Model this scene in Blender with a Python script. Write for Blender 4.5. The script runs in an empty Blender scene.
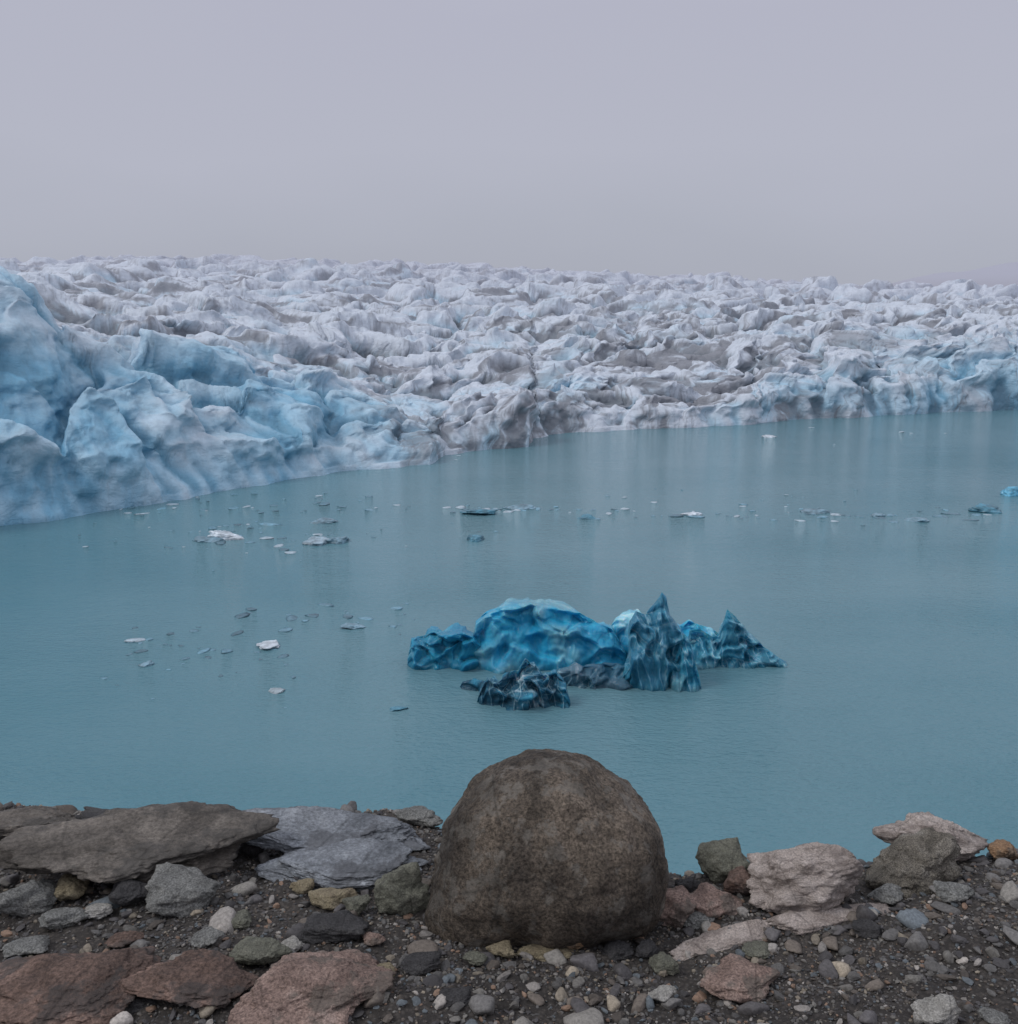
import bpy, math, random
import numpy as np
from mathutils import Vector, Matrix
rng = np.random.default_rng(7)
F = 980.0; CX = 509.0; CY = 512.0; H = 15.0
P = math.atan(212.0 / F)
cp, sp = math.cos(P), math.sin(P)

# ------------------------------------------------------------------ survey helpers
def ray(u, v):
    a = (u - CX) / F; b = (CY - v) / F
    return np.array([a, cp + b * sp, -sp + b * cp])
def on_water(u, v):
    d = ray(u, v); t = -H / d[2]
    return d[0] * t, d[1] * t
def on_plane_y(u, v, y0):
    d = ray(u, v); t = y0 / d[1]
    return d[0] * t, H + d[2] * t

# ------------------------------------------------------------------ noise
def _h(ix, iy, iz, seed):
    n = (ix.astype(np.int64) * 374761393 + iy.astype(np.int64) * 668265263 + iz.astype(np.int64) * 2147483647 + seed * 974634777) & 0xFFFFFFFF
    n = ((n ^ (n >> 13)) * 1274126177) & 0xFFFFFFFF
    n = ((n ^ (n >> 16)) * 2246822519) & 0xFFFFFFFF
    n = n ^ (n >> 15)
    return (n & 0xFFFFFF).astype(np.float64) / float(0xFFFFFF)
def fade(t): return t * t * t * (t * (t * 6 - 15) + 10)
def pn2(x, y, seed=0):
    x = np.asarray(x, float); y = np.asarray(y, float)
    x0 = np.floor(x); y0 = np.floor(y); fx = x - x0; fy = y - y0
    z = np.zeros(1, dtype=np.int64)
    def g(i, j):
        a = _h(x0 + i, y0 + j, z, seed) * 6.28318530718
        return np.cos(a) * (fx - i) + np.sin(a) * (fy - j)
    u = fade(fx); w = fade(fy)
    a = g(0, 0); b = g(1, 0); c = g(0, 1); d = g(1, 1)
    return ((a + (b - a) * u) * (1 - w) + (c + (d - c) * u) * w) * 1.4
def vn3(x, y, z, seed=0):
    x = np.asarray(x, float); x0 = np.floor(x); y0 = np.floor(y); z0 = np.floor(z)
    u = fade(x - x0); v = fade(y - y0); w = fade(z - z0)
    r = 0
    for i in (0, 1):
        for j in (0, 1):
            for k in (0, 1):
                r = r + _h(x0 + i, y0 + j, z0 + k, seed) * (u if i else 1 - u) * (v if j else 1 - v) * (w if k else 1 - w)
    return r * 2 - 1
def fbm2(x, y, seed=0, o=4, g=0.5):
    r = 0; a = 1; f = 1
    for i in range(o):
        r = r + a * pn2(x * f, y * f, seed + i * 17); a *= g; f *= 2.03
    return r
def fbm3(x, y, z, seed=0, o=4, g=0.5):
    r = 0; a = 1; f = 1
    for i in range(o):
        r = r + a * vn3(x * f, y * f, z * f, seed + i * 17); a *= g; f *= 2.03
    return r
def ridge2(x, y, seed=0, o=4, g=0.5):
    r = 0; a = 1; f = 1
    for i in range(o):
        r = r + a * (1 - 2 * np.abs(pn2(x * f, y * f, seed + i * 31))); a *= g; f *= 2.1
    return r
def facets(x, y, seed, tilt=0.8):
    """broken-block field: each cell is a tilted, domed block; returns facet height, gap distance, dome"""
    x0 = np.floor(x); y0 = np.floor(y); z = np.zeros(1, dtype=np.int64)
    f1 = np.full(x.shape, 9.0); f2 = np.full(x.shape, 9.0)
    hh = np.zeros(x.shape); h2 = np.zeros(x.shape)
    for i in (-1, 0, 1):
        for j in (-1, 0, 1):
            jx = _h(x0 + i, y0 + j, z, seed); jy = _h(x0 + i, y0 + j, z, seed + 5)
            dx = x - (x0 + i + jx); dy = y - (y0 + j + jy)
            d = np.sqrt(dx * dx + dy * dy)
            a = _h(x0 + i, y0 + j, z, seed + 9) * 6.283
            val = _h(x0 + i, y0 + j, z, seed + 3) - 0.5 + tilt * (np.cos(a) * dx + np.sin(a) * dy)
            m = d < f1; m2 = (~m) & (d < f2)
            h2 = np.where(m, hh, np.where(m2, val, h2))
            f2 = np.where(m, f1, np.where(m2, d, f2))
            hh = np.where(m, val, hh); f1 = np.where(m, d, f1)
    e = f2 - f1
    k = 0.5 + 0.5 * np.clip(e / 0.14, 0, 1)          # weathered (blended) block edges
    return hh * k + h2 * (1 - k), e, 0.35 - f1 * f1
def sstep(a, b, x):
    t = np.clip((x - a) / (b - a), 0, 1); return t * t * (3 - 2 * t)

# ------------------------------------------------------------------ mesh helpers
def mesh_obj(name, verts, faces, mat, smooth=True, cols=None):
    verts = np.asarray(verts, np.float32); faces = np.asarray(faces, np.int32)
    me = bpy.data.meshes.new(name)
    n = faces.shape[1]
    me.vertices.add(len(verts)); me.vertices.foreach_set('co', verts.ravel())
    me.loops.add(faces.size); me.loops.foreach_set('vertex_index', faces.ravel())
    me.polygons.add(len(faces)); me.polygons.foreach_set('loop_start', np.arange(0, faces.size, n, dtype=np.int32))
    me.update(calc_edges=True)
    me.polygons.foreach_set('use_smooth', np.full(len(faces), smooth, dtype=bool))
    if cols is not None:
        at = me.color_attributes.new('Col', 'FLOAT_COLOR', 'POINT')
        c = np.ones((len(verts), 4), np.float32); c[:, :cols.shape[1]] = cols
        at.data.foreach_set('color', c.ravel())
    me.materials.append(mat)
    ob = bpy.data.objects.new(name, me)
    bpy.context.scene.collection.objects.link(ob)
    return ob
def grid_faces(nr, nc):
    i = np.arange(nr - 1)[:, None] * nc + np.arange(nc - 1)[None, :]
    i = i.ravel()
    return np.stack([i, i + 1, i + nc + 1, i + nc], 1)
def boxblur(a, ry, rx):
    for ax, r in ((0, ry), (1, rx)):
        if r == 0: continue
        pad = [(0, 0), (0, 0)]; pad[ax] = (r + 1, r)
        c = np.cumsum(np.pad(a, pad, mode='edge'), axis=ax)
        n = a.shape[ax]
        hi = np.take(c, np.arange(2 * r + 1, 2 * r + 1 + n), axis=ax); lo = np.take(c, np.arange(0, n), axis=ax)
        a = (hi - lo) / (2 * r + 1)
    return a
import bmesh
def ico(sub):
    bm = bmesh.new(); bmesh.ops.create_icosphere(bm, subdivisions=sub, radius=1.0)
    v = np.array([x.co[:] for x in bm.verts]); f = np.array([[q.index for q in p.verts] for p in bm.faces]); bm.free()
    return v, f
ICO = {s: ico(s) for s in (1, 2, 3, 5, 6)}

# ------------------------------------------------------------------ materials
class NT:
    def __init__(s, name):
        s.m = bpy.data.materials.new(name); s.m.use_nodes = True; s.t = s.m.node_tree
        s.b = s.t.nodes['Principled BSDF']
        s.tc = s.t.nodes.new('ShaderNodeTexCoord').outputs['Object']
    def n(s, typ, **kw):
        nd = s.t.nodes.new(typ)
        for k, v in kw.items():
            if hasattr(nd, k): setattr(nd, k, v)
            else: nd.inputs[k].default_value = v
        return nd
    def l(s, a, b): s.t.links.new(a, b)
    def map(s, sc, src=None, rot=(0, 0, 0)):
        m = s.n('ShaderNodeMapping'); m.inputs['Scale'].default_value = sc; m.inputs['Rotation'].default_value = rot
        s.l(src or s.tc, m.inputs['Vector']); return m.outputs[0]
    def noise(s, scale, vec=None, detail=5, rough=0.55, dist=0.0):
        k = s.n('ShaderNodeTexNoise'); k.inputs['Scale'].default_value = scale; k.inputs['Detail'].default_value = detail
        k.inputs['Roughness'].default_value = rough; k.inputs['Distortion'].default_value = dist
        s.l(vec or s.tc, k.inputs['Vector']); return k.outputs['Fac']
    def voro(s, scale, vec=None, feat='F1'):
        k = s.n('ShaderNodeTexVoronoi'); k.feature = feat; k.inputs['Scale'].default_value = scale
        s.l(vec or s.tc, k.inputs['Vector']); return k.outputs['Distance']
    def ramp(s, fac, stops):
        r = s.n('ShaderNodeValToRGB'); e = r.color_ramp.elements
        while len(e) < len(stops): e.new(0.5)
        for q, (p, c) in zip(e, stops):
            q.position = p; q.color = tuple(c) + (1,) if hasattr(c, '__len__') else (c, c, c, 1)
        s.l(fac, r.inputs[0]); return r.outputs[0]
    def mix(s, fac, a, b, mode='MIX'):
        m = s.n('ShaderNodeMix'); m.data_type = 'RGBA'; m.blend_type = mode
        for val, idx in ((fac, 0), (a, 6), (b, 7)):
            if isinstance(val, (int, float)): m.inputs[idx].default_value = val
            elif isinstance(val, tuple): m.inputs[idx].default_value = val + (1,)
            else: s.l(val, m.inputs[idx])
        return m.outputs[2]
    def math(s, op, a, b=0.0):
        m = s.n('ShaderNodeMath'); m.operation = op
        for i, val in enumerate((a, b)):
            if isinstance(val, (int, float)): m.inputs[i].default_value = val
            else: s.l(val, m.inputs[i])
        return m.outputs[0]
    def bump(s, hgt, strength, dist, prev=None):
        b = s.n('ShaderNodeBump'); b.inputs['Strength'].default_value = strength; b.inputs['Distance'].default_value = dist
        s.l(hgt, b.inputs['Height'])
        if prev: s.l(prev, b.inputs['Normal'])
        return b.outputs[0]
    def vcol(s):
        a = s.n('ShaderNodeVertexColor'); a.layer_name = 'Col'; return a.outputs[0]

def mat_glacier():
    k = NT('glacier_ice'); c = k.vcol()
    n1 = k.ramp(k.noise(0.9, detail=7, rough=0.68), [(0.3, 0.80), (0.7, 1.12)])
    c = k.mix(0.85, c, n1, 'MULTIPLY')
    k.l(c, k.b.inputs['Base Color']); k.b.inputs['Roughness'].default_value = 0.45
    b1 = k.bump(k.noise(0.6, k.map((1, 1, 1.6), rot=(0.3, 0.2, 0)), detail=9, rough=0.62, dist=0.3), 0.5, 0.9)
    k.l(b1, k.b.inputs['Normal']); return k.m
def mat_water():
    k = NT('glacial_lake_water')
    big = k.noise(0.018, detail=4, dist=0.6)
    c = k.ramp(big, [(0.3, (0.070, 0.200, 0.245)), (0.5, (0.115, 0.245, 0.290)), (0.7, (0.150, 0.275, 0.312))])
    k.l(c, k.b.inputs['Base Color']); k.b.inputs['IOR'].default_value = 1.33
    k.b.inputs['Roughness'].default_value = 0.04
    r1 = k.noise(0.8, k.map((1.0, 2.2, 1)), detail=4, rough=0.6)
    r2 = k.noise(3.2, k.map((1.0, 2.0, 1), rot=(0, 0, 0.25)), detail=3, rough=0.6)
    patch = k.ramp(k.noise(0.06, k.map((0.6, 1.6, 1)), detail=3), [(0.35, 0.45), (0.65, 1.0)])
    h = k.math('ADD', k.math('MULTIPLY', r1, 0.12), k.math('MULTIPLY', r2, 0.10))
    h = k.math('MULTIPLY', h, patch)
    k.l(k.bump(h, 1.0, 1.0), k.b.inputs['Normal']); return k.m
def mat_berg(name, rough=0.16, trans=0.0, sss=0.0, lo=0.7, hi=1.6, bmp=0.4, st=(1, 1, 0.55), dist=1.8):
    k = NT(name); c = k.vcol()
    v = k.noise(1.2, k.map(st, rot=(0.2, 0.35, 0)), detail=9, rough=0.64, dist=dist)
    c = k.mix(1.0, c, k.ramp(v, [(0.30, (lo * .7, lo, lo * 1.1)), (0.47, (0.95, 0.95, 0.95)), (0.54, (1.1, 1.08, 1.05)), (0.64, (hi * 1.4, hi, hi * 0.9))]), 'MULTIPLY')
    k.l(c, k.b.inputs['Base Color']); k.b.inputs['Roughness'].default_value = rough
    k.b.inputs['IOR'].default_value = 1.31; k.b.inputs['Transmission Weight'].default_value = trans
    k.b.inputs['Subsurface Weight'].default_value = sss
    k.b.inputs['Subsurface Radius'].default_value = (0.15, 0.6, 0.9); k.b.inputs['Subsurface Scale'].default_value = 0.4
    b1 = k.bump(k.noise(2.0, k.map((1, 1, 0.6)), detail=6, rough=0.58, dist=0.8), bmp, 0.3)
    k.l(b1, k.b.inputs['Normal']); return k.m
def mat_rock(name, base, dark, light, sc=9.0, spec=0.5, layered=False, bump=0.02, speck=0.5, patch=None, psc=0.5, pamt=0.75, stain=0.0):
    k = NT(name)
    vec = k.map((1, 1, 3.5), rot=(0.25, 0.3, 0)) if layered else k.tc
    n = k.noise(sc * 0.35, vec, detail=8, rough=0.65, dist=0.4)
    c = k.ramp(n, [(0.28, dark), (0.5, base), (0.72, light)])
    f = k.noise(sc * 9, vec, detail=4, rough=0.7)
    c = k.mix(speck, c, k.ramp(f, [(0.36, 0.35), (0.5, 1.0), (0.64, 1.7)]), 'MULTIPLY')
    if patch:
        pm = k.ramp(k.noise(sc * psc, detail=8, rough=0.68), [(0.52, 0.0), (0.58, 1.0)])
        c = k.mix(k.math('MULTIPLY', pm, pamt), c, patch)
    if stain:
        c = k.mix(stain, c, k.ramp(k.noise(2.1, k.map((1, 1, 0.6)), detail=7, rough=0.65, dist=0.8), [(0.42, 0.45), (0.56, 1.15)]), 'MULTIPLY')
    # hairline cracks
    cr = k.voro(sc * 0.28, k.map((1, 1, 1), rot=(0.4, 0.2, 0.3)), 'DISTANCE_TO_EDGE')
    crk = k.ramp(cr, [(0.0, 0.0), (0.02, 1.0)])
    c = k.mix(0.35, c, crk, 'MULTIPLY')
    k.l(c, k.b.inputs['Base Color']); k.b.inputs['Roughness'].default_value = 0.8
    k.b.inputs['Specular IOR Level'].default_value = 0.35
    b = k.bump(k.noise(sc * 0.8, vec, detail=9, rough=0.68), 1.0, bump * 3.5)
    b = k.bump(f, 0.6, bump * 0.7, b)
    k.l(b, k.b.inputs['Normal']); return k.m
def mat_vstone(name, sc=60, rough=0.7):
    k = NT(name); c = k.vcol()
    c = k.mix(0.7, c, k.ramp(k.noise(sc, detail=4, rough=0.7), [(0.35, 0.55), (0.65, 1.35)]), 'MULTIPLY')
    k.l(c, k.b.inputs['Base Color']); k.b.inputs['Roughness'].default_value = rough
    k.l(k.bump(k.noise(sc, detail=5), 0.5, 0.006), k.b.inputs['Normal']); return k.m
def mat_ground():
    k = NT('moraine_gravel_ground')
    c = k.ramp(k.noise(1.7, detail=8, rough=0.6), [(0.3, (0.040, 0.034, 0.030)), (0.55, (0.070, 0.060, 0.052)), (0.75, (0.105, 0.09, 0.077))])
    v = k.voro(45); c = k.mix(0.8, c, k.ramp(v, [(0.1, 1.5), (0.6, 0.5)]), 'MULTIPLY')
    k.l(c, k.b.inputs['Base Color']); k.b.inputs['Roughness'].default_value = 0.85
    b = k.bump(k.noise(28, detail=8, rough=0.7), 0.9, 0.03)
    k.l(b, k.b.inputs['Normal']); return k.m

# ------------------------------------------------------------------ GLACIER
def build_glacier():
    svals = np.array([0, 2, 6, 14, 25, 50, 120, 250, 450, 700.])
    tab = {  # bearing column : surface sight-line at each distance behind the ice front
        -400: [585, 520, 450, 330, 320, 320, 300, 290, 285, 292],
        -100: [545, 470, 400, 280, 290, 300, 285, 275, 275, 285],
        0:    [525, 446, 388, 262, 290, 305, 288, 277, 274, 285],
        40:   [521, 446, 392, 278, 300, 305, 288, 276, 272, 285],
        95:   [512, 448, 408, 334, 355, 332, 296, 276, 269, 282],
        150:  [500, 444, 408, 352, 364, 342, 301, 276, 267, 281],
        230:  [487, 438, 408, 368, 370, 345, 304, 278, 268, 281],
        300:  [480, 438, 422, 400, 388, 358, 313, 281, 269, 281],
        430:  [465, 440, 428, 416, 396, 362, 319, 287, 272, 283],
        530:  [443, 408, 402, 392, 378, 352, 316, 289, 276, 287],
        680:  [428, 408, 400, 388, 373, 347, 316, 294, 282, 292],
        850:  [418, 385, 373, 362, 350, 332, 314, 299, 292, 299],
        1018: [410, 362, 348, 341, 335, 322, 310, 302, 297, 302],
        1400: [402, 360, 345, 335, 325, 316, 308, 302, 298, 302]}
    cols = sorted(tab)
    tan_c = []; rf_c = []; Z = []
    for u in cols:
        X, Y = on_water(u, tab[u][0]); tan_c.append(math.atan2(X, Y)); rf = math.hypot(X, Y); rf_c.append(rf)
        zs = []
        for s, v in zip(svals, tab[u]):
            d = ray(u, v); zs.append(H + d[2] / math.hypot(d[0], d[1]) * (rf + s))
        Z.append(zs)
    Z = np.array(Z); Z[:, 0] = 0.0
    wl = [(-400, 585), (-100, 545), (0, 525), (60, 520), (120, 508), (180, 500), (230, 490), (300, 478), (370, 470), (430, 465), (445, 455), (528, 446), (534, 438), (600, 432), (680, 428), (720, 427), (760, 422), (850, 418), (940, 413), (1018, 410), (1400, 402)]
    wa = [math.atan2(*on_water(u, v)) for u, v in wl]; wr = [math.hypot(*on_water(u, v)) for u, v in wl]
    NC, NR = 1500, 900
    az = np.linspace(-0.72, 0.70, NC)
    rf = np.interp(az, wa, wr)
    t = np.linspace(0, 1, NR)
    S = -3 + 16 * t + 590 * t ** 2.0
    R = rf[None, :] + S[:, None]; A = np.broadcast_to(az[None, :], R.shape)
    X = R * np.sin(A); Y = R * np.cos(A)
    s = np.broadcast_to(S[:, None], R.shape) + 1.5 * fbm2(X / 9, Y / 9, 3, 3) + 0.5 * fbm2(X / 2.6, Y / 2.6, 8, 2)
    sc = np.clip(s, 0, 699)
    hm = np.zeros(s.shape)
    ci = np.interp(az, tan_c, np.arange(len(cols)))
    for i in range(len(cols)):
        w = np.clip(1 - np.abs(ci - i), 0, 1); w = w * w * (3 - 2 * w)
        idx = np.where(w > 0)[0]
        if len(idx) == 0: continue
        hm[:, idx] += w[idx][None, :] * np.interp(sc[:, idx], svals, Z[i])
    wl_ = boxblur(hm, 5, 14)
    hm = hm + (wl_ - hm) * sstep(3, 6, sc)
    wx = X + 5.0 * fbm2(X / 20, Y / 20, 21, 4, 0.48); wy = Y + 5.0 * fbm2(X / 20, Y / 20, 51, 4, 0.48)
    ca, sa = math.cos(0.75), math.sin(0.75)
    ux = (wx * ca + wy * sa); uy = (-wx * sa + wy * ca)
    left = 1 - sstep(-0.22, -0.02, A + 0 * s)
    left = left * (1 - sstep(22, 50, s))
    f0, e0, d0 = facets(ux / 44, uy / 20, 71, 0.9)
    fm, em, dm = facets(ux / 19, uy / 10, 72, 1.0)
    f1, e1, d1 = facets(ux / 9.5, uy / 5.5, 11, 1.1)
    f2, e2, d2 = facets(ux / 4.6 + 7, uy / 3.0, 12, 1.1)
    f3, e3, d3 = facets(ux / 2.0, uy / 1.5 + 3, 13, 1.0)
    fL, eL, dL = facets(wx / 8.5 + 3, wy / 8.0, 171, 1.1)
    rd = ridge2(ux / 36, uy / 13, 5, 3, 0.5)
    rd2 = ridge2(ux / 10, uy / 4.5, 35, 4, 0.5)
    w3 = 1 - sstep(20, 70, s); w2 = 1 - 0.85 * sstep(70, 200, s); w1 = 1 - 0.55 * sstep(150, 380, s)
    cre = (1 - sstep(0, 0.12, e1)) * w1 + 0.5 * (1 - sstep(0, 0.12, e2)) * w2
    near = w1 * (1.9 * f1 + 0.7 * d1) + w2 * (0.75 * f2 + 0.2 * d2) + w3 * 0.26 * f3 + 0.45 * rd2 * w1 + 0.35 * rd - 0.5 * cre
    mids = sstep(12, 60, s) * (2.3 * fm + 1.3 * dm + 0.6 * rd)
    far = sstep(80, 240, s) * (3.8 * f0 + 2.2 * d0 + 1.3 * rd + 1.9 * fm + 1.0 * dm)
    big = left * (2.2 * fL + 1.4 * dL - 0.8 * (1 - sstep(0, 0.12, eL)) + 0.9 * fbm2(wx / 12, wy / 12, 141, 2))
    d = (1 - 0.45 * left) * near + mids + far + big
    dmean = np.mean(d, axis=1, keepdims=True); d = d - dmean * 0.8
    amp = sstep(-0.5, 4.5, s) * 0.8 + 0.2
    h = hm + d * amp - 0.2
    hb = boxblur(h, 1, 2); h = hb * 0.65 + h * 0.35
    h = h + (0.12 * fbm2(X / 1.3, Y / 1.3, 91, 4, 0.6)) * w2
    lo = np.interp(s, [-3, -0.3, 0.0, 0.5], [-3, -1.2, -0.3, 0.6])
    h = np.where(s < 0.0, lo, np.maximum(h, np.minimum(lo, 0.6) * 0.8))
    lean = (0.75 * fbm3(X / 5, Y / 5, h / 3.2, 44, 4, 0.55)) * sstep(0, 2, h) * (1 - sstep(60, 150, s))
    X2 = X + lean * 1.2; Y2 = Y - 0.9 * lean
    grow = 1 + np.clip(s, 0, 450) / 100.0
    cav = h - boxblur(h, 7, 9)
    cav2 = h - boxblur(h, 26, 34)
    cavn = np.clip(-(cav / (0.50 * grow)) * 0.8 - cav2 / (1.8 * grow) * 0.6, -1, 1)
    gy = np.abs(np.gradient(h, axis=1)) / (R * (az[1] - az[0])); gx = np.abs(np.gradient(h, axis=0)) / np.gradient(S)[:, None]
    slope = np.clip(np.sqrt(gx ** 2 + gy ** 2) / 1.8, 0, 1)
    nb = 1.2 * fbm3(X2 / 9, Y2 / 9, h / 5, 61, 4, 0.55)
    front = 1 - sstep(3, 26, s)
    right = sstep(0.22, 0.42, A + 0 * s) * (1 - sstep(15, 60, s))
    zone = fbm2(X / 60, Y / 60, 66, 3)
    mid = sstep(-0.1, 0.12, A) * (1 - sstep(0.2, 0.34, A))
    band = np.exp(-((A - 0.02 - 0.0009 * s) / 0.02) ** 2) * (1 - sstep(90, 200, s)) * sstep(5, 25, s)
    blue = 0.10 + 0.46 * left + 0.34 * right + 0.14 * front * (1 - mid) + 0.42 * np.clip(cavn, -0.6, 1) + 0.26 * nb + 0.06 * slope * (1 - mid) + 0.12 * zone + 0.36 * band
    blue = np.clip(blue, 0, 1)
    dn = fbm2(ux / 34 + 0.3 * nb, uy / 6.0, 77, 6, 0.62)
    dn2 = fbm2(ux / 10, uy / 2.6, 79, 5, 0.65)
    dirt = sstep(-0.05, 0.75, dn + 0.75 * dn2 + 0.30 * zone + 0.26 + 0.22 * mid * (1 - sstep(60, 200, s)) + 0.45 * cavn) * (1 - 0.92 * left) * (1 - 0.6 * right) * (1 - 0.6 * band)
    line = np.clip((1 - sstep(0.0, 0.07, np.abs(fbm2(ux / 14, uy / 5.0, 99, 5, 0.6)))) + 0.8 * (1 - sstep(0.0, 0.07, np.abs(fbm2(ux / 7, uy / 3.0, 97, 4, 0.6)))) * w2, 0, 1) * (1 - 0.75 * left)
    dirt = np.clip(dirt + 0.55 * line, 0, 1)
    white = np.array([0.64, 0.70, 0.78]); pale = np.array([0.45, 0.66, 0.80]); deep = np.array([0.20, 0.47, 0.66]); dc = np.array([0.175, 0.180, 0.205])
    b = blue[..., None]
    c = np.where(b < 0.55, white + (pale - white) * (b / 0.55), pale + (deep - pale) * ((b - 0.55) / 0.45))
    c = c + (dc - c) * (0.86 * dirt[..., None])
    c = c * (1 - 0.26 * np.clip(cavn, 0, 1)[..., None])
    haze_col = np.array([0.50, 0.515, 0.60]); k = (0.50 * sstep(60, 360, s) + 0.30 * sstep(260, 520, s) + 0.12 * sstep(0.3, 0.5, A) * sstep(80, 300, s))[..., None]
    c = c + (haze_col - c) * k  # distance haze painted into the ice colours, stronger towards the back
    V = np.stack([X2, Y2, h], -1).reshape(-1, 3)
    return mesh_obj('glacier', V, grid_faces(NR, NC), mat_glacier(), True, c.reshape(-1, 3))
build_glacier()

# ------------------------------------------------------------------ lake
xs = np.linspace(-2500, 2500, 41); ys = np.linspace(3, 3000, 41)
gx, gy = np.meshgrid(xs, ys)
mesh_obj('lake_water', np.stack([gx, gy, 0 * gx], -1).reshape(-1, 3), grid_faces(41, 41), mat_water())

# ------------------------------------------------------------------ far hill, fog painted into its colours
def hill():
    xs = np.linspace(300, 2600, 160); ys = np.linspace(1500, 2400, 60)
    X, Y = np.meshgrid(xs, ys)
    prof = np.interp(X, [300, 620, 760, 900, 1050, 1200, 1600, 2600], [-10, 0, 48, 78, 98, 115, 150, 140])
    z = prof * np.sin(np.clip((Y - 1500) / 900, 0, 1) * math.pi) ** 0.7 * (1 + 0.12 * fbm2(X / 200, Y / 200, 2, 4)) - 3
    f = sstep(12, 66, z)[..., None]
    c = np.array([0.35, 0.35, 0.39]) * (1 - f) + np.array([0.435, 0.44, 0.505]) * f  # fog haze as vertex colour: darker foot, close to sky tone at the top
    k = NT('painted_fog_rock'); k.l(k.vcol(), k.b.inputs['Base Color']); k.b.inputs['Roughness'].default_value = 1
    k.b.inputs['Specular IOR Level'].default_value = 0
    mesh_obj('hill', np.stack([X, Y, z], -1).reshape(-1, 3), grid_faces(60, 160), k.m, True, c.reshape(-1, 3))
hill()

# ------------------------------------------------------------------ blue icebergs
CYAN = np.array([0.035, 0.37, 0.60]); PALE = np.array([0.26, 0.64, 0.79]); STEEL = np.array([0.035, 0.23, 0.36]); INK = np.array([0.025, 0.10, 0.16])
VEIN = np.array([0.50, 0.76, 0.86])
def berg_part(name, crest, vbase, tf, tb, pw, c_lo, c_hi, seed, mat, amp=0.28, stri=0.0, parent=None, vein=0.4, fs=1.1, f2a=0.3, bl=2):
    y0 = on_water((crest[0][0] + crest[-1][0]) / 2, vbase)[1] + tf
    pts = [on_plane_y(u, v, y0) for u, v in crest]
    cxs = np.array([p[0] for p in pts]); czs = np.array([p[1] for p in pts])
    czs[0] = czs[-1] = -0.35
    NX, NA = 300, 190
    x = np.linspace(cxs[0], cxs[-1], NX); zc = np.interp(x, cxs, czs)
    e = np.linspace(0, 1, NX); env = np.clip(np.minimum(e, 1 - e) * 6, 0, 1) ** 0.5
    a = np.linspace(-1, 1, NA)
    Xg, Ag = np.meshgrid(x, a, indexing='ij'); Zc = zc[:, None]; En = env[:, None]
    T = np.where(Ag < 0, tf, tb) * (0.35 + 0.65 * En) * (1 + 0.35 * pn2(Xg / 1.0, Ag * 0 + seed, seed))
    Yg = y0 + T * Ag + 0.45 * pn2(Xg / 1.2, Xg * 0, seed + 4) * (1 - np.abs(Ag))
    Zg = (Zc + 0.5) * (1 - np.abs(Ag) ** pw) - 0.5
    w = 0.30 * fbm3(Xg, Yg, Zg, seed + 3, 2)
    f1, e1, _ = facets((Xg + w) / fs, (Yg + Zg * 1.1 + w) / fs, seed, 1.2)
    f2, e2, _ = facets((Xg + w) / (fs * .45), (Yg + Zg + w) / (fs * .45), seed + 1, 1.2)
    n3 = fbm3(Xg * 0.9, Yg * 0.9, Zg * 0.9, seed, 4, 0.45)
    edge = np.clip(np.abs(Ag) * 3, 0, 1)
    st = np.abs(fbm3(Xg * 2.6 + 0.5 * Zg, Yg * 2.6, Zg * 0.5, seed + 9, 3)) * edge
    d = amp * (1.0 * f1 + f2a * f2 + 0.7 * n3) - st * stri * 0.55
    d = boxblur(d, bl, bl)
    up = np.clip((Zg + 0.5) / 0.9, 0, 1)
    sgn = np.sign(Ag) * np.minimum(1, np.abs(Ag) * 4)
    Yd = Yg + d * sgn * up * 1.2; Zd = Zg + d * 0.45 * up * (0.35 + 0.65 * edge); Xd = Xg + 0.25 * amp * fbm3(Xg * 1.5, Yg * 1.5, Zg * 1.5, seed + 30, 3) * up * edge
    m = sstep(-0.5, 0.9, n3 + 0.5 * f1 + 0.35 * f2 + 0.2 * (Zd - 1.2))[..., None]
    c = c_lo + (c_hi - c_lo) * m
    vn = np.clip((1 - sstep(0, 0.07, e1)) + 0.6 * (1 - sstep(0, 0.10, e2)), 0, 1) * sstep(-0.3, 0.4, fbm3(Xg, Yg, Zg, seed + 50, 2)) * vein
    if stri: vn = np.clip(vn + 0.65 * (1 - sstep(0.0, 0.14, st)) * edge * vein, 0, 0.8)
    c = c + (VEIN - c) * vn[..., None]
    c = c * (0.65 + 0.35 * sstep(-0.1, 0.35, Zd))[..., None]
    ob = mesh_obj(name, np.stack([Xd, Yd, Zd], -1).reshape(-1, 3), grid_faces(NX, NA)[:, ::-1], mat, True, np.clip(c, 0, 1).reshape(-1, 3))
    if parent: ob.parent = parent
    return ob
mb = mat_berg('clear_blue_ice', 0.07, 0.12, 0.45, 0.86, 1.3, 0.45, (1, 1, 0.8), 0.6); md = mat_berg('dark_clear_ice', 0.05, 0.15, 0.35, 0.72, 1.8, 0.6, (1, 1, 0.4), 1.0)
berg = bpy.data.objects.new('blue_iceberg', None); bpy.context.scene.collection.objects.link(berg)
berg_part('bright_mass', [(466, 660), (472, 640), (476, 620), (486, 612), (505, 605), (530, 603), (555, 608), (580, 612), (598, 622), (612, 628), (625, 650), (632, 664)], 672, 1.3, 1.8, 2.6, CYAN * 1.05, PALE * 0.7, 101, mb, 0.34, 0, berg, 0.25, 1.5, 0.4, 1)
berg_part('side_block', [(406, 660), (411, 640), (418, 635), (440, 633), (462, 630), (474, 634), (482, 645), (486, 662)], 669, 0.8, 1.2, 2.8, STEEL * 1.15, CYAN * 0.75, 102, mb, 0.34, 0, berg, 0.25, 1.0, 0.4, 1)
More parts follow.
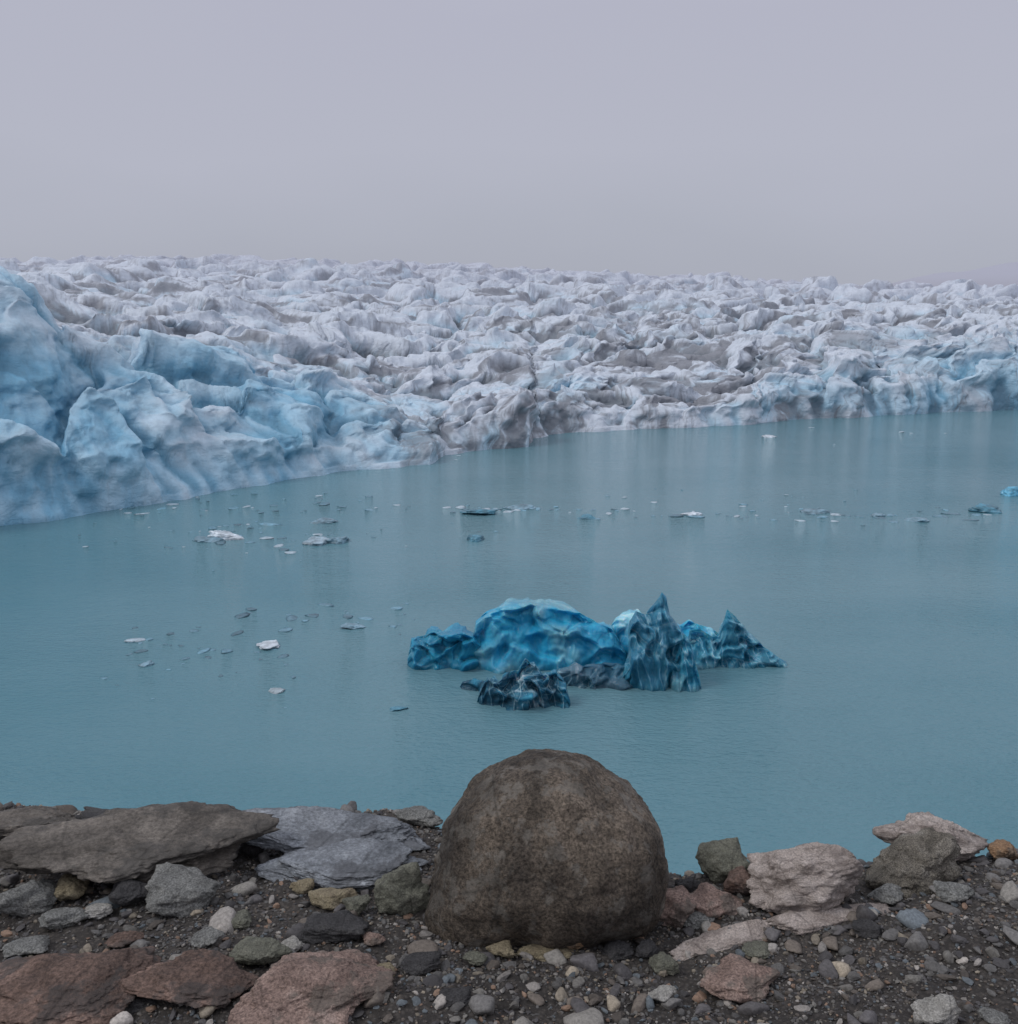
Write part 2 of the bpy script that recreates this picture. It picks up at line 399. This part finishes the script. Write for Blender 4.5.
berg_part('pale_back', [(600, 655), (606, 632), (616, 618), (630, 613), (650, 618), (665, 622), (682, 626), (690, 622), (712, 628), (730, 640), (742, 660)], 664, 0.8, 1.0, 2.2, CYAN * 1.1, PALE, 103, mb, 0.28, 0.15, berg, 0.5)
berg_part('spire', [(612, 692), (620, 676), (628, 655), (631, 622), (636, 611), (646, 615), (653, 606), (657, 601), (662, 593), (666, 597), (670, 616), (678, 626), (684, 640), (688, 660), (690, 690)], 690, 0.9, 1.0, 1.8, STEEL * 0.9, CYAN * 0.6 + 0.04, 104, md, 0.30, 0.45, berg, 0.42, 0.9)
berg_part('spur', [(668, 692), (674, 665), (680, 650), (684, 634), (689, 638), (694, 655), (699, 675), (703, 691)], 693, 0.5, 0.8, 1.4, STEEL * 1.2, PALE * 0.6, 109, md, 0.16, 0.3, berg, 0.6, 0.7)
berg_part('fin', [(684, 664), (690, 630), (700, 628), (712, 636), (720, 636), (723, 622), (727, 608), (736, 616), (748, 632), (762, 645), (777, 655), (785, 660), (790, 668)], 670, 0.8, 1.0, 1.7, STEEL * 1.1, PALE * 0.7, 105, md, 0.28, 0.3, berg, 0.5, 0.9)
berg_part('dark_lump', [(475, 708), (480, 688), (488, 678), (498, 681), (510, 670), (518, 671), (525, 658), (535, 664), (543, 675), (556, 673), (566, 684), (572, 706)], 711, 0.8, 0.9, 2.0, INK * 1.2, STEEL * 1.1, 106, md, 0.30, 0.25, berg, 0.55, 0.6)
berg_part('low_shelf', [(530, 688), (548, 673), (570, 667), (595, 664), (618, 665), (632, 668), (642, 680)], 690, 0.7, 1.0, 1.8, INK * 1.3, np.array([0.14, 0.24, 0.31]), 107, md, 0.20, 0, berg, 0.4, 0.7)
berg_part('low_foot', [(455, 690), (462, 684), (474, 680), (488, 680), (500, 690)], 693, 0.4, 0.5, 1.8, INK, STEEL, 108, md, 0.1, 0, berg)

# ------------------------------------------------------------------ merged small pieces
def rockify(dirs, seed, k=9, npl=13, lo=0.72):
    r_ = np.random.default_rng(seed)
    n = r_.normal(size=(npl, 3)); n /= np.linalg.norm(n, axis=1)[:, None]; dd = r_.uniform(lo, 1.0, npl)
    q = np.clip(dirs @ n.T, 0, None) / dd
    r = (np.sum(q ** k, 1) + 1e-3) ** (-1.0 / k)
    return dirs * np.minimum(r, 1.5)[:, None]
def scatter(name, pos, size, cols, mat, sub=1, seed=0, tilt=0.3, smooth=False, flat=(0.35, 0.8)):
    r_ = np.random.default_rng(seed)
    bv, bf = ICO[sub]; N = len(pos); nb = 24
    bases = np.stack([rockify(bv, seed * 100 + i, 7 if sub < 3 else 16, 11, 0.6) for i in range(nb)])
    b = bases[r_.integers(0, nb, N)]
    sc = np.stack([size * r_.uniform(0.8, 1.3, N), size * r_.uniform(0.6, 1.0, N), size * r_.uniform(*flat, N)], 1) * 0.5
    v = b * sc[:, None, :]
    a = r_.uniform(0, 6.283, N); t = r_.normal(0, tilt, N)
    ct, st = np.cos(t)[:, None], np.sin(t)[:, None]
    y = v[..., 1] * ct - v[..., 2] * st; z = v[..., 1] * st + v[..., 2] * ct; x = v[..., 0]
    c, s = np.cos(a)[:, None], np.sin(a)[:, None]
    V = np.stack([x * c - y * s, x * s + y * c, z], -1) + pos[:, None, :]
    Fc = (bf[None] + (np.arange(N) * len(bv))[:, None, None]).reshape(-1, 3)
    C = np.repeat(cols, len(bv), axis=0)
    return mesh_obj(name, V.reshape(-1, 3), Fc, mat, smooth, C)

mi = mat_vstone('floating_ice', 3, 0.35)
pp, ss, cc = [], [], []
def brash(u0, u1, v0, v1, n, smin, smax, white=0.5):
    for _ in range(n):
        u = rng.uniform(u0, u1); v = rng.normal((v0 + v1) / 2, (v1 - v0) / 3.5)
        x, y = on_water(u, v); k = math.hypot(x, y) / F
        sz = (smin + (smax - smin) * rng.uniform() ** 2.2) * k
        pp.append((x, y, 0.0)); ss.append(sz)
        cc.append((0.40, 0.50, 0.56) if rng.uniform() < white else tuple(np.array([0.12, 0.25, 0.32]) * rng.uniform(0.6, 1.4)))
brash(445, 560, 506, 513, 34, 4, 18, 0.3); brash(560, 860, 504, 520, 44, 4, 16, 0.25); brash(800, 1000, 508, 523, 20, 4, 18, 0.15)
brash(120, 420, 494, 520, 44, 4, 16, 0.25); brash(200, 350, 515, 548, 32, 4, 18, 0.3); brash(60, 500, 515, 560, 30, 3, 9, 0.15)
brash(120, 290, 618, 668, 30, 5, 18, 0.03); brash(240, 420, 604, 630, 20, 5, 18, 0.0); brash(60, 300, 640, 720, 10, 4, 10, 0.0); brash(560, 900, 485, 500, 8, 3, 8, .2)
brash(330, 520, 450, 462, 8, 3, 7, 0.5); brash(740, 1000, 424, 440, 5, 3, 8, 0.6)
scatter('brash_ice', np.array(pp), np.array(ss), np.array(cc), mi, 2, 5, 0.03, True, (0.07, 0.15))
def floe(u, v, w, hpx, col, seed):
    x, y = on_water(u, v); k = math.sqrt(x * x + y * y + 225) / F
    dirs, f = ICO[5]; V = rockify(dirs, seed, 8, 12, 0.6)
    V = V * (1 + 0.16 * fbm3(V[:, 0] * 2.5, V[:, 1] * 2.5, V[:, 2] * 2.5, seed, 4))[:, None]
    V = V * np.array([w * k / 2, w * k * 0.38, hpx * k * 0.85])
    c = np.array(col)[None, :] * (0.85 + 0.3 * fbm3(V[:, 0] * 2, V[:, 1] * 2, V[:, 2] * 4, seed + 1, 3))[:, None]
    ob = mesh_obj('ice_floe', V, f, mi, True, np.clip(c, 0, 1)); ob.location = (x, y, 0.02); return ob
Wt = (0.68, 0.76, 0.82); Bl = (0.08, 0.25, 0.34); Gb = (0.20, 0.34, 0.42)
for i, (u, v, w, hp, c) in enumerate([(226, 538, 44, 9, Wt), (212, 540, 30, 4, Gb), (318, 542, 26, 7, (0.35, 0.48, 0.56)), (338, 542, 24, 8, Gb), (475, 540, 24, 6, Bl), (588, 518, 16, 4, Bl), (478, 512, 34, 4, Bl), (525, 508, 26, 4, Gb),
        (270, 646, 26, 4, Wt), (276, 691, 16, 3, (0.45, 0.55, 0.6)), (397, 709, 14, 3, Bl), (988, 511, 26, 5, Bl), (1011, 495, 24, 8, (0.12, 0.42, 0.6)), (693, 515, 18, 3, Wt), (920, 521, 20, 4, Gb),
        (146, 665, 14, 3, Gb), (355, 627, 20, 3, Gb), (327, 522, 22, 4, Gb), (816, 512, 26, 3, Gb), (876, 516, 16, 3, Gb), (690, 421, 34, 3, (0.6, 0.55, 0.55)), (766, 437, 12, 2, Wt)]):
    floe(u, v, w, hp, c, 300 + i)

# ------------------------------------------------------------------ moraine shore
def crest_y(x):
    return np.interp(x, [-60, -6, -2.5, -0.8, 0.1, 0.8, 1.4, 2.2, 3, 4, 60], [9, 6.0, 5.85, 5.75, 5.3, 4.95, 4.85, 5.0, 5.2, 5.6, 9])
def gz(x, y):
    x = np.asarray(x, float); y = np.asarray(y, float)
    z = 12.0 - 0.14 * (y - 4.0) + 0.05 * fbm2(x / 1.1, y / 1.1, 7, 3) + 0.02 * fbm2(x / 0.25, y / 0.25, 9, 3)
    z = z + 0.14 * sstep(1.2, 3.0, x) * (1 - sstep(4.2, 5.2, y))
    z = z + 0.3 * np.clip(-y, 0, 30) * 0.3
    cy = crest_y(x) + 0.10 * fbm2(x / 0.7, x * 0, 14, 3)
    over = np.clip(y - cy, 0, None)
    z = z - 1.35 * over * (1 - np.exp(-over * 5)) * (1 + 0.05 * fbm2(x / 2, y / 2, 15, 3))
    return np.maximum(z, -4)
def ground_at(u, v):
    d = ray(u, v); t = np.linspace(2.5, 12, 1200)
    z = gz(d[0] * t, d[1] * t); below = np.where(H + d[2] * t < z)[0]
    i = below[0] if len(below) else 420
    return np.array([d[0] * t[i], d[1] * t[i], float(z[i])]), t[i]
def axis(a, b, st, lo, hi):
    c = np.arange(a, b, st); L = [a]; s = st
    while L[-1] > lo: s *= 1.12; L.append(L[-1] - s)
    Rr = [b]; s = st
    while Rr[-1] < hi: s *= 1.12; Rr.append(Rr[-1] + s)
    return np.concatenate([np.array(L[1:][::-1]), c, np.array(Rr)])
ax = axis(-4.2, 4.2, 0.014, -150, 150); ay = axis(2.8, 6.8, 0.014, -60, 30)
GX, GY = np.meshgrid(ax, ay); GZ = gz(GX, GY) + 0.008 * fbm2(GX / 0.05, GY / 0.05, 77, 2)
mesh_obj('ground', np.stack([GX, GY, GZ], -1).reshape(-1, 3), grid_faces(len(ay), len(ax)), mat_ground())

M = {
 'boulder': mat_rock('brown_gneiss', (0.140, 0.112, 0.085), (0.060, 0.050, 0.042), (0.22, 0.178, 0.138), 7, bump=0.022, speck=0.9, patch=(0.24, 0.22, 0.19), psc=1.2, pamt=0.6, stain=0.8),
 'grey': mat_rock('grey_gneiss', (0.25, 0.25, 0.235), (0.10, 0.10, 0.095), (0.38, 0.37, 0.34), 12, speck=0.7),
 'slab': mat_rock('grey_brown_bedrock', (0.18, 0.158, 0.135), (0.080, 0.070, 0.060), (0.27, 0.24, 0.205), 5, layered=True, patch=(0.095, 0.088, 0.08), stain=0.6),
 'blue': mat_rock('blue_grey_schist', (0.28, 0.30, 0.325), (0.085, 0.095, 0.11), (0.43, 0.45, 0.47), 5, layered=True, patch=(0.13, 0.135, 0.145), stain=0.45),
 'pink': mat_rock('pink_granite', (0.37, 0.26, 0.215), (0.15, 0.10, 0.083), (0.54, 0.42, 0.36), 10, speck=0.7, patch=(0.18, 0.155, 0.13), stain=0.35),
 'palepink': mat_rock('pale_granite', (0.56, 0.48, 0.43), (0.20, 0.155, 0.13), (0.72, 0.64, 0.59), 11, layered=True, patch=(0.24, 0.20, 0.18), pamt=0.6),
 'rust': mat_rock('red_brown_bedrock', (0.190, 0.125, 0.098), (0.08, 0.056, 0.048), (0.32, 0.22, 0.18), 7, speck=0.7, patch=(0.085, 0.075, 0.07), stain=0.5),
 'orange': mat_rock('iron_stained_stone', (0.38, 0.235, 0.135), (0.17, 0.105, 0.065), (0.50, 0.36, 0.24), 12, patch=(0.2, 0.16, 0.12)),
 'tan': mat_rock('tan_stone', (0.34, 0.285, 0.185), (0.17, 0.13, 0.09), (0.45, 0.39, 0.28), 13),
 'green': mat_rock('greenish_stone', (0.20, 0.20, 0.155), (0.085, 0.085, 0.07), (0.31, 0.30, 0.24), 13),
 'white': mat_rock('whitish_stone', (0.48, 0.46, 0.42), (0.2, 0.19, 0.17), (0.62, 0.60, 0.56), 14),
 'dark': mat_rock('dark_stone', (0.068, 0.065, 0.066), (0.03, 0.03, 0.03), (0.13, 0.125, 0.12), 12),
 'lichen': mat_rock('speckled_gneiss', (0.23, 0.205, 0.165), (0.06, 0.055, 0.045), (0.39, 0.36, 0.31), 18, speck=0.95),
}
def rock(name, u, vb, w, hp, mat, seed, dr=0.8, k=11, lo=0.72, rz=0.0, ry=0.0, sink=0.18, amp=0.14, npl=15):
    p, t = ground_at(u, vb); px = t / F
    th = math.atan2(H - p[2], p[1])
    W = w * px; D = min(W * dr, 1.15 * hp * px / math.sin(th))
    Hz = max((hp * px - D * math.sin(th) * 0.62) / math.cos(th), 0.25 * min(W, D))
    Hz = Hz / (1 - sink)
    dirs, f = ICO[6 if w > 100 else 5]; V = rockify(dirs, seed, k, npl, lo)
    n = fbm3(V[:, 0] * 1.8 + seed, V[:, 1] * 1.8, V[:, 2] * 1.8, seed, 7 if w > 100 else 6, 0.6)
    V = V * (1 + amp * n)[:, None]
    V = V @ np.array(Matrix.Rotation(seed * 1.7, 3, 'Z')).T
    ext = (V.max(0) - V.min(0)); V = (V - (V.max(0) + V.min(0)) / 2) / ext
    V = V * np.array([W, D, Hz])
    ob = mesh_obj(name, V, f, M[mat], True)
    ob.location = (p[0], p[1] + D * 0.42, p[2] + Hz * (0.5 - sink)); ob.rotation_euler = (0, ry, rz)
    return ob
R_ = [ # name,u,vb,w,h,mat,dr,rz,ry,k
 ('bedrock_slab', 118, 900, 285, 78, 'slab', 0.75, 0.0, 0.03, 12),
 ('bedrock_slab', 20, 842, 150, 30, 'slab', 0.5, 0.1, 0.0, 12),
 ('bedrock_slab', 310, 862, 240, 42, 'blue', 0.5, -0.08, 0.05, 22),
 ('bedrock_slab', 335, 893, 180, 42, 'blue', 0.6, -0.05, 0.03, 22),
 ('bedrock_slab', 140, 846, 160, 28, 'dark', 0.35, -0.1, 0.05, 18),
 ('bedrock_slab', 36, 1038, 190, 74, 'rust', 0.8, 0.05, 0.02, 12),
 ('bedrock_slab', 180, 1012, 140, 44, 'rust', 0.7, -0.1, 0.04, 12),
 ('granite_block', 300, 1046, 180, 88, 'pink', 0.8, 0.15, 0.05, 18),
 ('granite_block', 335, 1000, 95, 50, 'pink', 0.8, -0.2, 0.05, 16),
 ('rock', 18, 922, 62, 44, 'grey', 0.8, 0, 0, 9), ('rock', 60, 906, 44, 28, 'tan', 0.8, 0, 0, 9),
 ('rock', 172, 918, 80, 48, 'grey', 0.8, 0, 0, 9), ('rock', 402, 917, 62, 54, 'green', 0.8, 0.2, 0, 22),
 ('rock', 258, 972, 64, 36, 'green', 0.8, 0, 0, 9), ('rock', 328, 945, 80, 34, 'dark', 0.7, 0.3, 0.15, 22),
 ('rock', 250, 860, 26, 22, 'dark', 0.8, 0, 0, 9), ('rock', 418, 828, 50, 22, 'grey', 0.7, 0, 0, 9), ('rock', 372, 872, 30, 16, 'dark', 0.7, 0, 0, 9),
 ('rock', 144, 828, 24, 20, 'dark', 0.8, 0, 0, 8), ('rock', 4, 838, 16, 16, 'dark', 0.8, 0, 0, 8), ('rock', 128, 912, 44, 30, 'dark', 0.8, 0, 0, 9),
 ('rock', 330, 912, 50, 24, 'tan', 0.7, 0, 0, 9), ('rock', 355, 918, 30, 22, 'green', 0.8, 0, 0, 9), ('rock', 232, 930, 36, 18, 'green', 0.8, 0, 0, 9), ('rock', 60, 930, 50, 24, 'grey', 0.6, 0.4, 0, 12),
 ('rock', 300, 896, 26, 16, 'tan', 0.8, 0, 0, 9), ('rock', 95, 922, 30, 18, 'white', 0.8, 0, 0, 9), ('rock', 205, 948, 34, 18, 'grey', 0.8, 0.3, 0, 12), ('rock', 120, 950, 38, 16, 'rust', 0.7, 0, 0, 12),
 ('rock', 20, 958, 46, 18, 'grey', 0.7, 0.2, 0, 14), ('rock', 290, 955, 26, 16, 'white', 0.8, 0, 0, 9), ('rock', 225, 1000, 30, 18, 'grey', 0.8, 0, 0, 9), ('rock', 372, 948, 26, 16, 'pink', 0.8, 0, 0, 9),
 ('rock', 590, 950, 82, 50, 'orange', 0.8, 0.2, 0, 18), ('rock', 618, 962, 34, 20, 'dark', 0.8, 0, 0, 9), ('rock', 648, 960, 26, 18, 'dark', 0.8, 0, 0, 9),
 ('rock', 672, 930, 60, 42, 'pink', 0.8, 0, 0, 18), ('rock', 718, 918, 62, 34, 'pink', 0.8, 0.3, 0, 20), ('rock', 727, 884, 54, 44, 'green', 0.9, 0, 0, 7),
 ('rock', 745, 900, 40, 30, 'rust', 0.8, 0, 0, 12), ('rock', 690, 900, 30, 24, 'dark', 0.8, 0, 0, 12), ('rock', 700, 928, 34, 18, 'grey', 0.8, 0, 0, 12),
 ('granite_block', 812, 920, 126, 76, 'palepink', 0.75, 0.15, -0.12, 40),
 ('rock', 925, 895, 118, 60, 'lichen', 0.7, 0.0, -0.05, 9), ('granite_block', 940, 866, 112, 50, 'palepink', 0.6, 0.1, 0.10, 24),
 ('rock', 1006, 862, 34, 22, 'orange', 0.8, 0, 0, 9), ('rock', 960, 905, 40, 22, 'grey', 0.8, 0, 0, 9), ('rock', 890, 908, 34, 22, 'grey', 0.8, 0, 0, 9),
 ('rock', 745, 1003, 86, 36, 'pink', 0.8, 0.1, 0, 18), ('rock', 942, 1030, 46, 32, 'white', 0.8, 0, 0, 8), ('rock', 1000, 1028, 30, 16, 'grey', 0.8, 0, 0, 8),
 ('rock', 500, 962, 30, 18, 'tan', 0.8, 0, 0, 8), ('rock', 475, 968, 26, 16, 'green', 0.8, 0, 0, 8), ('rock', 545, 964, 70, 16, 'tan', 0.5, 0.1, 0, 12), ('rock', 663, 1006, 34, 18, 'white', 0.7, 0.4, 0, 12),
 ('rock', 455, 1008, 40, 18, 'dark', 0.7, 0.3, 0, 18), ('rock', 128, 1018, 48, 22, 'dark', 0.7, 0.2, 0, 10), ('rock', 108, 1000, 30, 16, 'pink', 0.8, 0, 0, 9), ('rock', 380, 985, 30, 18, 'tan', 0.8, 0, 0, 9),
 ('rock', 420, 975, 44, 20, 'dark', 0.7, 0.2, 0, 12), ('rock', 760, 960, 36, 16, 'green', 0.8, 0.4, 0, 12), ('rock', 870, 940, 30, 18, 'dark', 0.8, 0, 0, 10), ('rock', 665, 975, 30, 20, 'green', 0.8, 0, 0, 9),
]
for i, (nm, u, vb, w, hp, m, dr, rz, ry, k) in enumerate(R_):
    rock(nm, u, vb, w, hp, m, 40 + i * 3, dr, k, rz=rz, ry=ry)
def strip(u0, v0, u1, v1, wd, th, seed, mat):
    a, _ = ground_at(u0, v0); b, _ = ground_at(u1, v1)
    L = np.linalg.norm((b - a)[:2]); dirs, f = ICO[5]; V = rockify(dirs, seed, 26, 10, 0.6)
    V = V / np.abs(V).max(0) * (1 + 0.10 * fbm3(V[:, 0] * 4, V[:, 1] * 4, V[:, 2] * 4, seed, 5))[:, None] * np.array([L * 0.5, wd, th])
    ob = mesh_obj('bedrock_slab', V, f, M[mat], True); c = (a + b) / 2
    ob.location = (c[0], c[1], float(gz(c[0], c[1])) + 0.0); ob.rotation_euler = (0.15, -math.atan2(b[2] - a[2], L), math.atan2(b[1] - a[1], b[0] - a[0]))
strip(672, 958, 800, 926, 0.08, 0.035, 911, 'palepink'); strip(775, 934, 895, 905, 0.10, 0.04, 915, 'palepink')

def big_boulder():
    dirs, f = ICO[6]
    pol = [(0, 120), (23, 116), (49, 110), (68, 108), (95, 106), (123, 108), (142, 110), (164, 112), (194, 122), (213, 144), (224, 138), (252, 103), (300, 99), (327, 119), (348, 121), (360, 120)]
    ang = np.array([q[0] for q in pol]); rad = np.array([q[1] for q in pol], float)
    phi = np.degrees(np.arctan2(dirs[:, 2], dirs[:, 0])) % 360
    Rr = np.interp(phi, ang, rad)
    for o in (6, 12): Rr = Rr * 0.5 + 0.25 * (np.interp((phi + o) % 360, ang, rad) + np.interp((phi - o) % 360, ang, rad))
    c = np.hypot(dirs[:, 0], dirs[:, 2]); q = 2.15
    r = 1 / ((c / Rr) ** q + (np.abs(dirs[:, 1]) / 112) ** q) ** (1 / q)
    V = dirs * r[:, None] / 112
    n = fbm3(V[:, 0] * 1.6, V[:, 1] * 1.6, V[:, 2] * 1.6, 61, 3, 0.5)
    n2 = fbm3(V[:, 0] * 7, V[:, 1] * 7, V[:, 2] * 7, 63, 5, 0.6)
    V = V * (1 + 0.045 * n + 0.020 * n2)[:, None]
    dd = np.linalg.norm(V - np.array([-0.28, -0.75, -0.62]), axis=1)
    V[:, 1] += 0.20 * np.exp(-(dd / 0.24) ** 2)
    dd = np.linalg.norm((V - np.array([0.45, -0.55, -0.75])) * np.array([0.6, 1, 1.2]), axis=1)
    V[:, 1] += 0.30 * np.exp(-(dd / 0.25) ** 2)
    p, t = ground_at(548, 948); px = (t + 0.35) / F
    V = V * 112 * px
    d = ray(550, 860); y = p[1] + 0.48; tt = y / d[1]
    ob = mesh_obj('boulder', V, f, M['boulder'], True)
    ob.location = (d[0] * tt, y, H + d[2] * tt); ob.rotation_euler = (-0.42, 0, -0.04)
    return ob
big_boulder()

pal = np.array([[0.10, 0.095, 0.09], [0.065, 0.06, 0.06], [0.15, 0.14, 0.125], [0.09, 0.075, 0.062], [0.20, 0.17, 0.13], [0.24, 0.22, 0.20], [0.20, 0.13, 0.09], [0.10, 0.115, 0.125], [0.33, 0.30, 0.27]])
pw_ = np.array([.24, .22, .14, .15, .07, .05, .05, .06, .02])
def colsel(n): return pal[rng.choice(len(pal), n, p=pw_ / pw_.sum())] * rng.uniform(0.7, 1.3, (n, 1))
mg = mat_vstone('gravel_stone', 70, 0.75)
def field(n, smin, smax, pwr, clump=0.6):
    x = rng.uniform(-4.4, 4.4, n); y = rng.uniform(2.9, 6.3, n)
    keep = rng.uniform(size=n) < np.clip(0.75 + clump * pn2(x / 0.5, y / 0.5, 5), 0.1, 1); x = x[keep]; y = y[keep]
    s = smin + (smax - smin) * rng.uniform(size=len(x)) ** pwr
    return np.stack([x, y, gz(x, y) + s * 0.12], 1), s
p, s = field(100000, 0.008, 0.030, 2.2); scatter('gravel', p, s, colsel(len(p)), mg, 1, 3, 0.35)
p, s = field(6500, 0.026, 0.07, 2.2); scatter('pebbles', p, s, colsel(len(p)), mg, 2, 4, 0.3, False)
p, s = field(700, 0.07, 0.15, 2.2, 1.2); scatter('cobbles', p, s, colsel(len(p)) * 1.5, mg, 3, 6, 0.2, True)

# ------------------------------------------------------------------ world, sun, camera
w = bpy.data.worlds.new('World'); bpy.context.scene.world = w; w.use_nodes = True
nt = w.node_tree; nt.nodes.clear()
out = nt.nodes.new('ShaderNodeOutputWorld'); mx = nt.nodes.new('ShaderNodeMixShader')
sky = nt.nodes.new('ShaderNodeTexSky'); sky.sky_type = 'NISHITA'; sky.sun_disc = False
b1 = nt.nodes.new('ShaderNodeBackground'); b1.inputs[1].default_value = 0.06; nt.links.new(sky.outputs[0], b1.inputs[0])
b2 = nt.nodes.new('ShaderNodeBackground'); b2.inputs[1].default_value = 1.0
tc = nt.nodes.new('ShaderNodeTexCoord'); sx = nt.nodes.new('ShaderNodeSeparateXYZ'); nt.links.new(tc.outputs['Generated'], sx.inputs[0])
nz = nt.nodes.new('ShaderNodeTexNoise'); nz.inputs['Scale'].default_value = 2.2; nz.inputs['Detail'].default_value = 3
mp = nt.nodes.new('ShaderNodeMapping'); mp.inputs['Scale'].default_value = (1, 1, 3); nt.links.new(tc.outputs['Generated'], mp.inputs[0]); nt.links.new(mp.outputs[0], nz.inputs['Vector'])
ma = nt.nodes.new('ShaderNodeMath'); ma.operation = 'MULTIPLY_ADD'; ma.inputs[1].default_value = 0.16; nt.links.new(nz.outputs['Fac'], ma.inputs[0])
ma2 = nt.nodes.new('ShaderNodeMath'); ma2.operation = 'SUBTRACT'; nt.links.new(sx.outputs[2], ma2.inputs[0]); ma2.inputs[1].default_value = 0.08
nt.links.new(ma2.outputs[0], ma.inputs[2])
rp = nt.nodes.new('ShaderNodeValToRGB'); e = rp.color_ramp.elements
st = [(0.0, (0.395, 0.415, 0.485)), (0.06, (0.425, 0.445, 0.52)), (0.14, (0.46, 0.475, 0.56)), (0.27, (0.455, 0.465, 0.56)), (1.0, (0.80, 0.83, 0.93))]
while len(e) < len(st): e.new(0.5)
for q, (pz, c) in zip(e, st): q.position = pz; q.color = c + (1,)
nt.links.new(ma.outputs[0], rp.inputs[0]); nt.links.new(rp.outputs[0], b2.inputs[0])
mx.inputs[0].default_value = 0.99
nt.links.new(b1.outputs[0], mx.inputs[1]); nt.links.new(b2.outputs[0], mx.inputs[2]); nt.links.new(mx.outputs[0], out.inputs[0])
sd = bpy.data.lights.new('sun', 'SUN'); sd.energy = 1.0; sd.angle = math.radians(18); sd.color = (1, 0.98, 0.95)
so = bpy.data.objects.new('sun', sd); bpy.context.scene.collection.objects.link(so)
dirv = Vector((-0.8, -0.2, 0.9)).normalized()
so.rotation_euler = dirv.to_track_quat('Z', 'Y').to_euler()
sky.sun_elevation = math.asin(dirv.z); sky.sun_rotation = math.atan2(dirv.x, dirv.y)

cam = bpy.data.cameras.new('camera'); co = bpy.data.objects.new('camera', cam); bpy.context.scene.collection.objects.link(co)
co.location = (0, 0, H); co.rotation_euler = (math.pi / 2 - P, 0, 0)
cam.sensor_fit = 'HORIZONTAL'; cam.sensor_width = 36; cam.lens = F * 36 / 1018; cam.clip_start = 0.1; cam.clip_end = 6000
sc = bpy.context.scene; sc.camera = co
sc.view_settings.view_transform = 'Standard'; sc.view_settings.look = 'None'; sc.view_settings.exposure = 0
